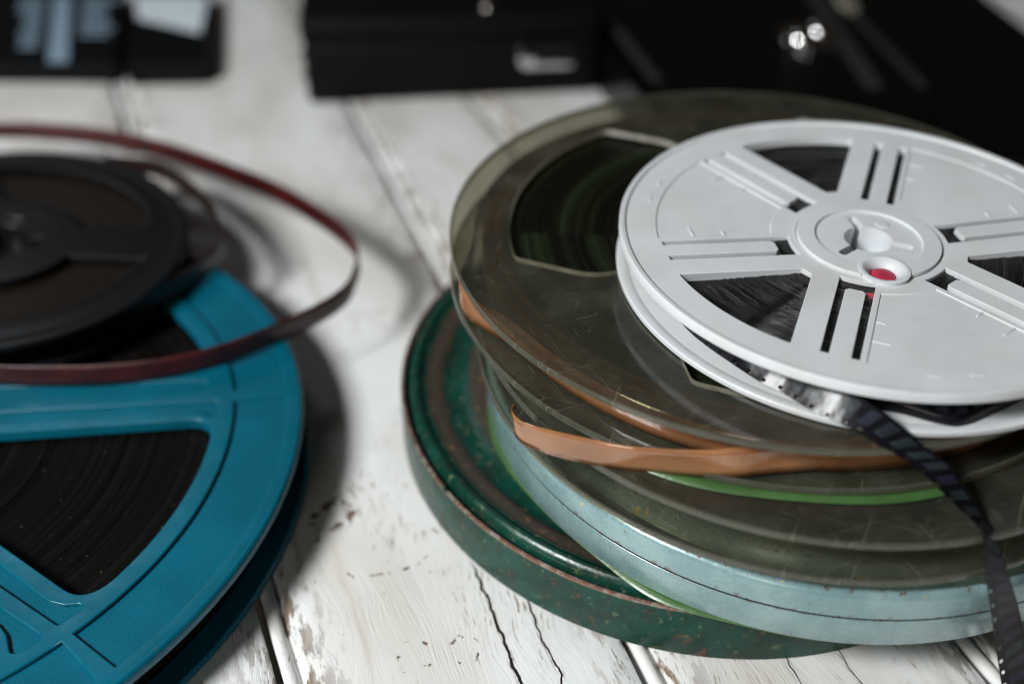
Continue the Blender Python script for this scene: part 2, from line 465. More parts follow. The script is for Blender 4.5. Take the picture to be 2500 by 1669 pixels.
def extrude2d(name, loops, z0, z1, bevel=0.0, smooth=35, warp=None, res=2):
    """2-D outline with holes (loops of (x, y) in cm) extruded from z0 to z1, its upper edges rounded"""
    V, F = [], []
    tv, te = [], []
    for li, lp in enumerate(loops):
        cl = []
        for q in lp:
            if not cl or hypot(q[0] - cl[-1][0], q[1] - cl[-1][1]) > 1e-4:
                cl.append((q[0], q[1]))
        if hypot(cl[0][0] - cl[-1][0], cl[0][1] - cl[-1][1]) < 1e-4:
            cl.pop()
        if (area2(cl) > 0) != (li == 0):
            cl.reverse()                                   # the solid lies to the left
        n = len(cl)
        off = []
        for i in range(n):
            p, q, r = cl[i - 1], cl[i], cl[(i + 1) % n]
            d0 = Vector((q[0] - p[0], q[1] - p[1])).normalized()
            d1 = Vector((r[0] - q[0], r[1] - q[1])).normalized()
            nn = Vector((-d0.y - d1.y, d0.x + d1.x))
            if nn.length < 1e-6:
                nn = Vector((-d0.y, d0.x))
            nn.normalize()
            c = max(0.5, nn.dot(Vector((-d0.y, d0.x))))
            off.append((nn.x / c, nn.y / c))
        rings = [(0.0, z0)]
        if bevel > 0:
            for k in range(res + 1):
                t = pi / 2 * k / res
                rings.append((bevel * (1 - cos(t)), z1 - bevel + bevel * sin(t)))
        else:
            rings.append((0.0, z1))
        base = len(V)
        for o_, z in rings:
            for (x, y), (ox, oy) in zip(cl, off):
                V.append((x + ox * o_, y + oy * o_, z))
        for k in range(len(rings) - 1):
            for i in range(n):
                j = (i + 1) % n
                F.append((base + k * n + i, base + k * n + j, base + (k + 1) * n + j, base + (k + 1) * n + i))
        tb = len(tv)
        for i in range(n):
            tv.append((base + i, base + (len(rings) - 1) * n + i))
            te.append((tb + i, tb + (i + 1) % n))
    r = delaunay_2d_cdt([Vector(V[t][:2]) for _, t in tv], te, [], 0, 1e-7)
    P_ = np.array([V[t][:2] for _, t in tv])
    E_ = np.array(te)
    tri = [[r[3][i][0] if r[3][i] else -1 for i in f] for f in r[2]]
    tri = [t for t in tri if -1 not in t]
    T_ = np.array(tri)
    cen = P_[T_].mean(axis=1)
    e0, e1 = P_[E_[:, 0]], P_[E_[:, 1]]
    cy = cen[:, 1][:, None]
    hit = (e0[:, 1][None] > cy) != (e1[:, 1][None] > cy)
    dy = np.where(np.abs(e1[:, 1] - e0[:, 1]) < 1e-12, 1e-12, e1[:, 1] - e0[:, 1])
    xs = e0[:, 0][None] + (cy - e0[:, 1][None]) * ((e1[:, 0] - e0[:, 0]) / dy)[None]
    odd = (hit & (xs > cen[:, 0][:, None])).sum(axis=1) % 2 == 1      # inside the outline, outside the holes
    for ids, k in zip(tri, odd):
        if k:
            F.append(tuple(tv[i][1] for i in ids))
            F.append(tuple(tv[i][0] for i in reversed(ids)))
    if warp:
        V = [(x, y, z + warp(x, y)) for x, y, z in V]
    me = mesh(name, V, F, smooth)
    if bevel > 0:
        me['flat_faces'] = 1                            # large flat faces keep their own normals
    return me


def circle(r, n=180, c=(0, 0)):
    return [(c[0] + r * cos(2 * pi * i / n), c[1] + r * sin(2 * pi * i / n)) for i in range(n)]


def arc(r, a0, a1, n):
    return [(r * cos(radians(a0 + (a1 - a0) * i / n)), r * sin(radians(a0 + (a1 - a0) * i / n))) for i in range(n + 1)]


def rot(pts, deg):
    c_, s_ = cos(radians(deg)), sin(radians(deg))
    return [(x * c_ - y * s_, x * s_ + y * c_) for x, y in pts]


def roundpoly(pts, rad, n=5):
    """round the corners; rad is one number or one for each corner"""
    out = []
    k = len(pts)
    for i, b in enumerate(pts):
        r = rad[i] if isinstance(rad, (list, tuple)) else rad
        a, c = pts[i - 1], pts[(i + 1) % k]
        if r <= 0:
            out.append(b)
            continue
        u = Vector((a[0] - b[0], a[1] - b[1]))
        v = Vector((c[0] - b[0], c[1] - b[1]))
        lu, lv = u.length, v.length
        if lu < 1e-6 or lv < 1e-6:
            out.append(b)
            continue
        u /= lu
        v /= lv
        t = min(r, lu * 0.48, lv * 0.48)
        p0 = (b[0] + u.x * t, b[1] + u.y * t)
        p2 = (b[0] + v.x * t, b[1] + v.y * t)
        for j in range(n + 1):
            q = j / n
            out.append(((1 - q) ** 2 * p0[0] + 2 * q * (1 - q) * b[0] + q * q * p2[0], (1 - q) ** 2 * p0[1] + 2 * q * (1 - q) * b[1] + q * q * p2[1]))
    return out


def box(name, x0, x1, y0, y1, z0, z1, bevel=0.1, seg=3):
    bm = bmesh.new()
    bmesh.ops.create_cube(bm, size=1.0)
    for vtx in bm.verts:
        vtx.co = ((x0 + (vtx.co.x + .5) * (x1 - x0)) * S, (y0 + (vtx.co.y + .5) * (y1 - y0)) * S, (z0 + (vtx.co.z + .5) * (z1 - z0)) * S)
    if bevel:
        bmesh.ops.bevel(bm, geom=list(bm.edges), offset=bevel * S, segments=seg, profile=0.5, affect='EDGES')
    me = bpy.data.meshes.new(name)
    bm.to_mesh(me)
    bm.free()
    for f in me.polygons:
        f.use_smooth = True
    me.set_sharp_from_angle(angle=radians(40))
    return me


def catmull(pts, n):
    """sample n+1 points evenly by parameter along a Catmull-Rom curve"""
    P = [Vector(p) for p in pts]
    P = [2 * P[0] - P[1]] + P + [2 * P[-1] - P[-2]]
    seg = len(P) - 3
    out = []
    for i in range(n + 1):
        t = seg * i / n
        k = min(int(t), seg - 1)
        f = t - k
        a, b, c, d = P[k:k + 4]
        out.append(0.5 * ((2 * b) + (c - a) * f + (2 * a - 5 * b + 4 * c - d) * f * f + (3 * b - a - 3 * c + d) * f ** 3))
    return out


def ribbon(name, low, high, n, cross=4, thick=0.014, perf=False, wave=0.0):
    """a strip between two edge curves; u of the UV map is its length in cm"""
    A, B = catmull(low, n * 4), catmull(high, n * 4)
    mid = [(a + b) / 2 for a, b in zip(A, B)]
    L = [0.0]
    for a, b in zip(mid, mid[1:]):
        L.append(L[-1] + (b - a).length)
    tot = L[-1]
    if perf:
        us, x = [], 0.0
        while x < tot:                      # columns: gap, hole
            us += [x, x + 0.31]
            x += 0.42
        us = [q for q in us if q < tot] + [tot]
        vs = [0, 0.055, 0.165, 0.40, 0.7, 1.0]
    else:
        us = [tot * i / n for i in range(n + 1)]
        vs = [i / cross for i in range(cross + 1)]
    V, uvs = [], []
    j = 0
    for q in us:
        while j < len(L) - 2 and L[j + 1] < q:
            j += 1
        f = (q - L[j]) / max(L[j + 1] - L[j], 1e-9)
        a, b = A[j].lerp(A[j + 1], f), B[j].lerp(B[j + 1], f)
        for t in vs:
            V.append(tuple(a.lerp(b, t)))
            uvs.append((q, t))
    k = len(vs)
    F = []
    for i in range(len(us) - 1):
        for t in range(k - 1):
            if perf and t == 1 and i % 2 == 1:
                continue
            F.append((i * k + t, (i + 1) * k + t, (i + 1) * k + t + 1, i * k + t + 1))
    me = bpy.data.meshes.new(name)
    me.from_pydata([(a * S, b * S, c * S) for a, b, c in V], [], F)
    uvl = me.uv_layers.new(name='UVMap')
    for lp in me.loops:
        uvl.data[lp.index].uv = uvs[lp.vertex_index]
    for f in me.polygons:
        f.use_smooth = True
    return me


def solid(o, t):
    md = o.modifiers.new('thickness', 'SOLIDIFY')
    md.thickness = t * S
    md.offset = 0
    return o


def thing(name, label, cat, loc=(0, 0, 0), group=None, rotz=0.0):
    o = bpy.data.objects.new(name, None)
    C.objects.link(o)
    o.empty_display_size = 0.01
    o.location = tuple(q * S for q in loc)
    o.rotation_euler = (0, 0, rotz)
    return tag(o, label, cat, group)


def tag(o, label, cat, group=None):
    o['label'] = label
    o['category'] = cat
    if group:
        o['group'] = group
    return o


# ------------------------------------------------------------------ the table top: beaded planks
table = bpy.data.objects.new('table_top', None)
C.objects.link(table)
table['kind'] = 'structure'
EDGES = [(-44, -46), (-35, -37), (-26.5, -28.5), (-17.8, -20), (-9.2, -11.2), (0.05, -1.85), (8.37, 8.37), (16.05, 14.0), (24.2, 22.6), (32.5, 31.2), (41, 39.8), (49.4, 48.4), (58, 57), (66.5, 65.5)]


def edge_v(k, u):
    a, b = EDGES[k]
    return a + (b - a) * (-15 - u) / 32.0


def wig(a, b):
    return sin(a * 1.7 + b * 3.1) * 0.5 + sin(a * 0.61 + b * 1.3) * 0.7 + sin(a * 4.3 + b) * 0.2


US = [6.0 - 0.5 * i for i in range(0, 112)] + [-50.0 - 1.5 * i for i in range(0, 36)]
for k in range(len(EDGES) - 1):
    V, F = [], []
    tilt = random.uniform(-0.006, 0.006)
    dz = random.uniform(-0.03, 0.0)
    nprof = 0
    for u in US:
        va = edge_v(k, u) + 0.085 + 0.018 * wig(u, k)
        vb = edge_v(k + 1, u) - 0.09 + 0.018 * wig(u, k + 40)
        bw = 0.36 + 0.012 * wig(u * 0.7, k + 7)
        prof = [(va, -1.4), (va, -0.16)]
        for i in range(9):                              # the bead
            a = pi - pi * i / 8
            prof.append((va + bw / 2 + bw / 2 * cos(a), -0.16 + 0.16 * sin(a)))
        prof += [(va + bw + 0.012, -0.19), (va + bw + 0.08, -0.19), (va + bw + 0.11, -0.05), (va + bw + 0.16, -0.004)]
        x0, x1 = va + bw + 0.16, vb
        for i in range(1, 12):
            t = i / 12
            prof.append((x0 + (x1 - x0) * t, 0.010 * wig(u * 0.35, t * 9 + k * 2.3) * min(1, 4 * t * (1 - t))))
        prof += [(vb - 0.06, -0.002), (vb - 0.015, -0.03), (vb, -0.12), (vb, -1.4)]
        nprof = len(prof)
        vc = (va + vb) / 2
        for v, z in prof:
            V.append((PU[0] * u + PV[0] * v, PU[1] * u + PV[1] * v, z + dz * 0.5 - 0.012 + (v - vc) * tilt * 0.25))
    for i in range(len(US) - 1):
        for j in range(nprof - 1):
            F.append((i * nprof + j, (i + 1) * nprof + j, (i + 1) * nprof + j + 1, i * nprof + j + 1))
    F += [tuple(range(nprof)), tuple((len(US) - 1) * nprof + j for j in range(nprof))]
    me = bpy.data.meshes.new('plank')
    me.from_pydata([(a * S, b_ * S, c * S) for a, b_, c in V], [], F)
    at = me.attributes.new('joint', 'FLOAT', 'POINT')
    for i in range(len(V)):
        j = i % nprof
        at.data[i].value = 1.0 if 10 <= j <= 14 else (0.8 if j >= nprof - 4 else (0.45 if j == 15 or j == nprof - 5 else 0.0))
    bm = bmesh.new()
    bm.from_mesh(me)
    bmesh.ops.recalc_face_normals(bm, faces=bm.faces)
    bm.to_mesh(me)
    bm.free()
    for f in me.polygons:
        f.use_smooth = True
    me.set_sharp_from_angle(angle=radians(50))
    obj('plank', me, M['paint'], table)

# ------------------------------------------------------------------ green can
gx, gy = 5.837, 25.266
g = thing('film_can', 'rusty dark green film can lying on the table at the bottom of the stack', 'film can', (gx, gy, 0))
obj('can_body', lathe('can_body', [(9.06, 0.9), (9.065, 1.62), (9.09, 1.685), (9.135, 1.70), (9.18, 1.68), (9.2, 1.62), (9.2, 0.06), (9.15, 0.0), (0, 0.0), (0, 0.9)], 200), M['green'], g)
obj('lid', lathe('lid', [(0, 1.56), (6.9, 1.56), (7.15, 1.55), (7.3, 1.47), (7.65, 1.45), (7.85, 1.50), (7.98, 1.565), (8.06, 1.60), (8.25, 1.605), (8.36, 1.625), (8.42, 1.665), (8.47, 1.66), (8.54, 1.69), (8.62, 1.80), (8.70, 1.855), (8.79, 1.86), (8.87, 1.81), (8.93, 1.68), (8.95, 1.30), (8.94, 0.92), (0, 0.92)], 200), M['green'], g)

# ------------------------------------------------------------------ green leader between the cans
def flat_arc(name, c, r0, r1, a0, a1, z, n=60, wav=0.06, zw=0.02):
    V, F = [], []
    for i in range(n + 1):
        t = i / n
        a = radians(a0 + (a1 - a0) * t)
        dr = wav * (sin(t * 9) + 0.6 * sin(t * 4 + 1))
        for j in range(4):
            r = r0 + (r1 - r0) * j / 3 + dr
            V.append((c[0] + r * cos(a), c[1] + r * sin(a), z + zw * sin(t * 11 + j)))
    for i in range(n):
        for j in range(3):
            F.append((i * 4 + j, (i + 1) * 4 + j, (i + 1) * 4 + j + 1, i * 4 + j + 1))
    return mesh(name, V, F, 60)


lx, ly = 8.467, 24.278


def peek_strip():
    V, F = [], []
    n = 70
    for i in range(n + 1):
        d = 170 + 92 * i / n
        r = 9.10 + 0.20 * math.exp(-((d - 196) / 13) ** 2) + 0.24 * math.exp(-((d - 238) / 9) ** 2)
        for j in range(4):
            q = r - 0.8 + 0.8 * j / 3
            V.append((lx + q * cos(radians(d)), ly + q * sin(radians(d)), 1.875 + 0.006 * sin(i * 0.4 + j)))
    for i in range(n):
        for j in range(3):
            F.append((i * 4 + j, (i + 1) * 4 + j, (i + 1) * 4 + j + 1, i * 4 + j + 1))
    return mesh('leader_strip', V, F, 60)


o = obj('leader_strip', peek_strip(), M['green_leader'])
solid(o, 0.02)
tag(o, 'green leader strip squeezed flat between the green can and the pale blue can', 'film strip')

# ------------------------------------------------------------------ pale blue can
b = thing('film_can', 'pale blue film can with a rust-specked seam, resting on the green can', 'film can', (lx, ly, 1.923))
obj('can_body', lathe('can_body', [(0, 0.0), (9.06, 0.0), (9.15, 0.03), (9.19, 0.10), (9.19, 0.92), (9.185, 0.925), (9.08, 0.926), (9.05, 1.3), (0, 1.3)], 200), M['blue'], b)
obj('lid', lathe('lid', [(9.06, 1.012), (9.212, 1.012), (9.215, 1.017), (9.215, 1.03), (9.215, 1.48), (9.205, 1.58), (9.175, 1.67), (9.125, 1.735), (9.06, 1.77), (9.0, 1.765), (8.955, 1.72), (8.93, 1.62), (8.915, 1.44), (8.85, 1.40), (8.5, 1.40), (8.3, 1.62), (8.05, 2.06), (7.8, 2.135), (0, 2.135), (0, 1.35), (9.06, 1.35)], 200), M['blue'], b)

# ------------------------------------------------------------------ two smoky clear reels
def clear_flange_loops():
    loops = [circle(8.84, 240), circle(0.45, 40)]
    for a in (159, 39, -81):
        half = []
        e0 = math.degrees(math.asin(4.02 / 7.26))
        pts = arc(7.26, -e0, e0, 24)
        inner = arc(2.85, 40, -40, 10)
        poly = pts + [(3.9, 4.02), (3.05, 3.35)] + inner + [(3.05, -3.35), (3.9, -4.02)]
        rad = [0.0] * len(poly)
        rad[0] = rad[len(pts) - 1] = 0.35
        for i in (len(pts), len(pts) + 1, len(poly) - 1, len(poly) - 2):
            rad[i] = 0.5
        loops.append(rot(roundpoly(poly, rad), a))
    return loops


FL = extrude2d('flange', clear_flange_loops(), -0.15, 0.0, 0.02)
FL.materials.append(M['smoke'])
FL.materials.append(M['frost'])
for f in FL.polygons:                                       # the cut edges of the windows are frosted
    if abs(f.normal.z) < 0.9 and hypot(f.center.x, f.center.y) < 8.0 * S:
        f.material_index = 1
RIM = lathe('rim', [(8.842, -0.15), (8.88, -0.155), (8.91, -0.125), (8.912, -0.02), (8.905, 0.012), (8.885, 0.028), (8.86, 0.03), (8.83, 0.018), (8.815, 0.003), (8.842, 0.002)], 240)
HUBC = extrude2d('hub', [circle(1.9, 80), circle(0.4, 40)], 0.0, 0.98, 0.02)


def pack(name, r0, r1, z0, z1, jit, n=120, rings=46, seed=1):
    rr = random.Random(seed)
    top = []
    for i in range(rings + 1):
        r = r0 + (r1 - r0) * i / rings
        top.append((r, z1 + (rr.uniform(-jit, jit) if 0 < i < rings else -0.01)))
    return lathe(name, [(r0, z0)] + top + [(r1, z0)], n, 60)


def clear_reel(label, loc, turn, packs):
    t = thing('film_reel', label, 'film reel', loc, 'smoky clear film reels')
    t.rotation_euler = (0, 0, radians(turn))
    for z in (0.0, 1.16):
        f = obj('flange', FL, M['smoke'], t)
        f.location = (0, 0, (z + 0.15) * S)
        q = obj('rim', RIM, M['smoke_rim'], f)
    h = obj('hub', HUBC, M['smoke'], t)
    h.location = (0, 0, 0.16 * S)
    for nm, me, mt in packs:
        obj(nm, me, mt, t)
    return t


BX, BY, BZ = 7.90, 23.94, 4.07
AX, AY, AZ = 7.136, 25.30, 5.455
clear_reel('smoky clear reel lying directly on the pale blue can', (BX, BY, BZ), 40,
           [('film_pack', pack('film_pack', 1.95, 7.6, 0.17, 1.10, 0.02, seed=3), M['film_olive'])])
o = obj('leader_strip', flat_arc('leader_strip', (AX, AY), 8.34, 9.13, 241, 286, BZ + 1.345, wav=0.035, zw=0.008), M['green_leader'])
solid(o, 0.02)
tag(o, 'bright green leader strip lying between the two smoky clear reels', 'film strip')


def loose_turn(name, prof, z0, z1, n=200):
    """the outermost turn of a reel, standing between the flanges; prof(angle) gives its radius"""
    V, F = [], []
    for i in range(n + 1):
        a = 2 * pi * i / n
        r = prof(math.degrees(a))
        for j in range(4):
            V.append((r * cos(a), r * sin(a), z0 + (z1 - z0) * j / 3))
    for i in range(n):
        for j in range(3):
            F.append((i * 4 + j, (i + 1) * 4 + j, (i + 1) * 4 + j + 1, i * 4 + j + 1))
    return mesh(name, V, F, 60)


def bulge(a):
    d = (a - 196.5 + 180) % 360 - 180
    return 8.22 + 0.12 * sin(radians(3 * a)) + 0.72 * math.exp(-(d / 9.0) ** 2)


ra = clear_reel('scratched smoky clear reel with brown leader, directly under the white reel', (AX, AY, AZ), 0,
                [('film_pack', pack('film_pack', 1.95, 7.42, 0.17, 1.04, 0.03, seed=5), M['film_olive']),
                 ('leader_winding', pack('leader_winding', 7.44, 8.00, 0.17, 1.06, 0.012, rings=12, seed=6), film_edge('brown_leader_edges', (0.10, 0.046, 0.022), (0.22, 0.105, 0.050), 0.4, 6, 0.3, 0.3))])
o = obj('outer_turn', loose_turn('outer_turn', bulge, 0.19, 0.99), M['brown'], ra)
solid(o, 0.016)
# splice tape on the far part of the winding
o = obj('splice_tape', flat_arc('splice_tape', (0, 0), 6.6, 8.0, 100, 112, 1.085, 12, 0.0, 0.0), simple('matt_tape', (0.13, 0.115, 0.095), 0.6), ra)

low = [(0.15, 18.55, 5.38), (0.09, 18.38, 5.38), (0.16, 18.14, 5.38), (0.38, 17.92, 5.38), (1.01, 17.58, 5.38), (1.86, 17.32, 5.38), (2.56, 17.17, 5.38), (3.24, 17.07, 5.39), (4.24, 16.87, 5.50), (4.98, 16.76, 5.63), (5.72, 16.82, 5.67), (7.2, 17.0, 5.70), (8.3, 17.3, 5.72), (9.3, 17.8, 5.72)]
high = [(0.10, 18.54, 6.14), (0.02, 18.36, 6.16), (0.06, 18.12, 6.16), (0.33, 17.82, 6.16), (0.95, 17.58, 6.16), (1.80, 17.32, 6.16), (2.50, 17.14, 6.16), (3.20, 17.05, 6.17), (4.2, 16.95, 6.24), (4.95, 16.92, 6.36), (5.70, 16.98, 6.43), (7.2, 17.12, 6.46), (8.3, 17.4, 6.46), (9.3, 17.85, 6.46)]
o = obj('leader_strip', ribbon('leader_strip', low, high, 90), M['brown'])
solid(o, 0.016)
tag(o, 'shiny brown leader strip hanging out in a loop in front of the clear reels', 'film strip')

# ------------------------------------------------------------------ white reel
WX, WY, WZ = 9.042, 23.18, 6.79
wt = thing('film_reel', 'white plastic reel of black film on top of the stack', 'film reel', (WX, WY, WZ))
TOP = 1.20                    # height of the top flange rim above the base


def cone(x, y):
    return -0.038 * (6.34 - hypot(x, y))


def white_holes(full=True):
    hs = []
    for a in (99, -21, -141):                               # three open windows
        off = 1.08
        e = 30 - math.degrees(math.asin(off / 5.39))
        outer = arc(5.39, -e, e, 14)
        xi = 2.42
        yi = (xi - off / sin(radians(30))) * math.tan(radians(30))
        poly = outer + [(xi, max(yi, 0.12)), (xi, -max(yi, 0.12))]
        rad = [0] * len(poly)
        rad[0] = rad[14] = 0.07
        rad[15] = rad[16] = 0.05
        hs.append(rot(roundpoly(poly, rad, 3), a))
    for k in range(6):                                      # slots round a free tongue on each spoke
        a = -111 + 60 * k
        i0 = arc(2.02, -math.degrees(math.asin(.43 / 2.02)), math.degrees(math.asin(.43 / 2.02)), 6)
        poly = [(5.32, -0.43)] + [(5.32, -0.24), (2.52, -0.24), (2.44, -0.16), (2.44, 0.16), (2.52, 0.24), (5.32, 0.24), (5.32, 0.43)] + list(reversed(i0))
        if a == 69:                                         # this tongue is joined to the hub
            hs.append(rot([(5.32, -0.43), (5.32, -0.24), (2.05, -0.24), (2.05, -0.43)], a))
            hs.append(rot([(5.32, 0.24), (5.32, 0.43), (2.05, 0.43), (2.05, 0.24)], a))
        else:
            hs.append(rot(poly, a))
    return hs


def white_panels():
    ps = []
    for a in (39, 159, -81):                                # recessed panels
        off = 0.57
        eo = 30 - math.degrees(math.asin(off / 5.39))
        ei = 30 - math.degrees(math.asin(off / 2.45))
        ps.append(rot(roundpoly(arc(5.39, -eo, eo, 20) + arc(2.45, ei, -ei, 10), 0.0), a))
    return ps


def flange_loops():
    return [circle(6.30, 220), circle(1.82, 80)] + white_holes()


tf = obj('flange', extrude2d('flange', flange_loops(), TOP - 0.27, TOP - 0.075, 0.0, warp=cone), M['white'], wt)
obj('raised_web', extrude2d('raised_web', [circle(6.16, 220), circle(1.82, 80)] + white_holes() + white_panels(), TOP - 0.075, TOP - 0.045, 0.012, warp=cone, res=1), M['white'], tf)
RIMW = [(6.29, TOP - 0.27), (6.31, TOP - 0.275), (6.342, TOP - 0.24), (6.345, TOP - 0.03), (6.325, TOP + 0.008), (6.27, TOP + 0.012), (6.20, TOP - 0.008), (6.172, TOP - 0.055), (6.10, TOP - 0.07), (6.20, TOP - 0.09)]
obj('rim', lathe('rim', RIMW, 240), M['white'], tf)
for a in (39, 159, -81):                                    # raised scale ticks on each panel
    for sgn in (1, -1):
        for r, ln in ((4.43, 0.42), (3.62, 0.22)):
            off = 0.60
            me = extrude2d('tick', [[(r - .022, off), (r + .022, off), (r + .022, off + ln), (r - .022, off + ln)]], TOP - 0.08, TOP - 0.045, 0.006)
            # carry the tick onto its panel edge
            t = obj('tick', me, M['white'], tf)
            if sgn > 0:
                t.rotation_euler = (0, 0, radians(a - 30))
            else:
                t.rotation_euler = (0, 0, radians(a + 30))
                t.scale = (1, -1, 1)
            t.location = (0, 0, cone(r, 0) * S)


def glyph(ch, size):
    cu = bpy.data.curves.new('tmp', 'FONT')
    cu.body = ch
    cu.size = size
    cu.align_x = 'CENTER'
    cu.align_y = 'CENTER'
    cu.extrude = 0.02
    o_ = bpy.data.objects.new('tmp', cu)
    C.objects.link(o_)
    me = bpy.data.meshes.new_from_object(o_.evaluated_get(bpy.context.evaluated_depsgraph_get()))
    bpy.data.objects.remove(o_)
    me.transform(Matrix.Scale(S, 4))
    return me


for a in (38, 158, -86):                                    # the moulded dashes and 8 on the rim
    for da, kind in ((-4.6, 'd'), (0, '8'), (4.8, 'd')):
        if kind == 'd':
            me = extrude2d('moulded_dash', [[(-.15, -.025), (.15, -.025), (.15, .025), (-.15, .025)]], 0, 0.04, 0.01)
        else:
            me = glyph('8', 0.30)
        t = obj('moulded_dash' if kind == 'd' else 'moulded_numeral', me, M['white'], tf)
        q = radians(a + da)
        t.location = (5.66 * cos(q) * S, 5.66 * sin(q) * S, (TOP - 0.065 + cone(5.66, 0)) * S)
        t.rotation_euler = (0, 0, q + pi / 2 + (pi / 2 if kind == '8' else 0))

HZ = TOP - 0.045 - 0.038 * 4.6                               # hub level


def hub_hole():
    pts = []
    for k in range(3):
        a = -141 + 120 * k
        hw = math.degrees(math.asin(0.11 / 0.60))
        pts += arc(0.60, a - 60, a - hw, 10)
        pts += rot([(1.04, -0.11), (1.10, -0.05), (1.10, 0.05), (1.04, 0.11)], a)
        pts += arc(0.60, a + hw, a + 60, 10)[:-1]
    return pts


red_c = (0.0, -1.50)
side = math.degrees(math.asin(0.47 / 1.80))
bite = [(red_c[0] + 0.47 * cos(radians(q)), red_c[1] + 0.47 * sin(radians(q))) for q in range(-18, 199, 6)]
hub = obj('hub', extrude2d('hub', [arc(1.80, -90 + 17, 270 - 17, 90) + list(reversed(bite)), hub_hole()], 0.22, HZ + 0.02, 0.015), M['white'], wt)
obj('hub_ring', extrude2d('hub_ring', [arc(1.79, -70, 250, 110) + arc(1.34, 247, -67, 90)], HZ + 0.02, HZ + 0.085, 0.02), M['white'], hub)
# funnel round the red film catch
fn = lathe('catch_funnel', [(0.62, HZ + 0.11), (0.56, HZ + 0.125), (0.50, HZ + 0.11), (0.40, HZ + 0.03), (0.32, HZ - 0.06), (0.30, HZ - 0.22), (0.36, HZ - 0.22), (0.60, HZ - 0.02)], 60)
f_ = obj('catch_funnel', fn, M['white'], hub)
f_.location = (red_c[0] * S, red_c[1] * S, 0)
rc = lathe('film_catch', [(0, HZ - 0.015), (0.12, HZ - 0.02), (0.24, HZ - 0.035), (0.295, HZ - 0.07), (0.295, HZ - 0.3), (0, HZ - 0.3)], 40)
f_ = obj('film_catch', rc, M['redcap'], hub)
f_.location = (red_c[0] * S, red_c[1] * S, 0)
obj('film_catch', box('film_catch', -0.62, -0.30, -2.55, -2.2, 0.5, 0.88, 0.03), M['redcap'], hub)
obj('small_boss', lathe('small_boss', [(0, HZ + 0.03), (0.10, HZ + 0.045), (0.16, HZ + 0.04), (0.2, HZ + 0.02), (0.2, HZ), (0, HZ)], 30), M['white'], hub).location = (0.55 * S, 0.72 * S, 0)
obj('hub_floor', lathe('hub_floor', [(0, 0.16), (1.85, 0.16), (1.85, 0.23), (0, 0.23)], 40), M['white'], wt)
bf = obj('flange', extrude2d('flange', [circle(6.30, 220), circle(0.5, 40)], 0.0, 0.11, 0.01), M['white'], wt)
obj('rim', lathe('rim', [(6.29, -0.0), (6.31, -0.01), (6.342, 0.02), (6.345, 0.125), (6.325, 0.152), (6.27, 0.158), (6.12, 0.14), (6.05, 0.115), (6.2, 0.09)], 240), M['white'], bf)
obj('film_pack', pack('film_pack', 1.9, 5.25, 0.125, 0.875, 0.014, 180, 90, 11), M['film_black'], wt)

# loose sagging turn of film in front
low = [(5.3, 20.0, 6.96), (6.2, 18.75, 6.96), (7.63, 17.72, 6.96), (8.45, 17.44, 6.95), (9.24, 17.10, 6.95), (9.67, 17.06, 6.95), (10.42, 17.45, 6.95), (11.31, 17.95, 6.96), (12.6, 18.9, 6.97)]
high = [(5.4, 20.05, 7.66), (6.3, 18.85, 7.66), (7.7, 18.0, 7.66), (8.5, 17.85, 7.66), (9.3, 17.80, 7.66), (9.7, 17.75, 7.66), (10.4, 17.9, 7.66), (11.25, 18.15, 7.66), (12.5, 19.0, 7.66)]
o = obj('loose_turn', ribbon('loose_turn', [(x - WX, y - WY, z - WZ) for x, y, z in low], [(x - WX, y - WY, z - WZ) for x, y, z in high], 60), M['strip'], wt)
solid(o, 0.014)

# the tail of film running off the reel and down to the table
low = [(3.55, 22.4, 6.96), (3.73, 21.48, 6.96), (4.19, 20.31, 6.96), (4.62, 19.61, 6.96), (4.89, 19.26, 6.96), (5.37, 18.65, 6.96), (5.65, 18.34, 6.96), (5.97, 18.10, 6.96), (6.42, 17.58, 6.96), (6.83, 17.17, 6.97), (7.29, 16.86, 6.98),
       (7.61, 16.51, 6.95), (8.04, 16.33, 6.80), (8.55, 16.17, 6.52), (8.97, 15.93, 6.22), (9.37, 15.62, 5.95), (9.80, 15.30, 5.68), (9.89, 15.15, 5.42), (10.06, 14.97, 4.75), (10.62, 14.87, 3.2), (11.04, 14.72, 2.0), (11.28, 14.58, 1.3), (11.60, 14.2, 0.3), (11.9, 13.2, 0.06)]
high = [(3.6, 22.4, 7.70), (3.78, 21.5, 7.70), (4.25, 20.33, 7.70), (4.68, 19.64, 7.70), (4.96, 19.30, 7.70), (5.66, 19.00, 7.54), (5.97, 18.70, 7.52), (6.29, 18.47, 7.52), (6.74, 17.95, 7.52), (7.18, 17.52, 7.52), (7.85, 17.05, 7.36),
        (8.31, 16.80, 7.10), (8.82, 16.50, 6.76), (9.33, 16.33, 6.48), (9.65, 16.20, 6.04), (10.0, 15.90, 5.66), (10.28, 15.50, 5.36), (10.45, 15.28, 5.0), (10.76, 15.14, 4.36), (11.3, 15.22, 3.28), (11.7, 15.05, 2.32), (12.02, 14.86, 1.38), (12.40, 14.25, 0.3), (12.7, 13.3, 0.06)]
o = obj('film_strip', ribbon('film_strip', low, high, 120, perf=True), M['strip'])
tag(o, 'black perforated film strip trailing from the white reel down to the table', 'film strip')

# ------------------------------------------------------------------ teal reel
UX, UY = -17.72, 21.42
ut = thing('film_reel', 'large teal plastic reel of dark film at lower left', 'film reel', (UX, UY, 0))
UT = 1.77
cent = [-13.2, 42.3, -68.9, 92.2, 142.0, 191.9, 241.5]


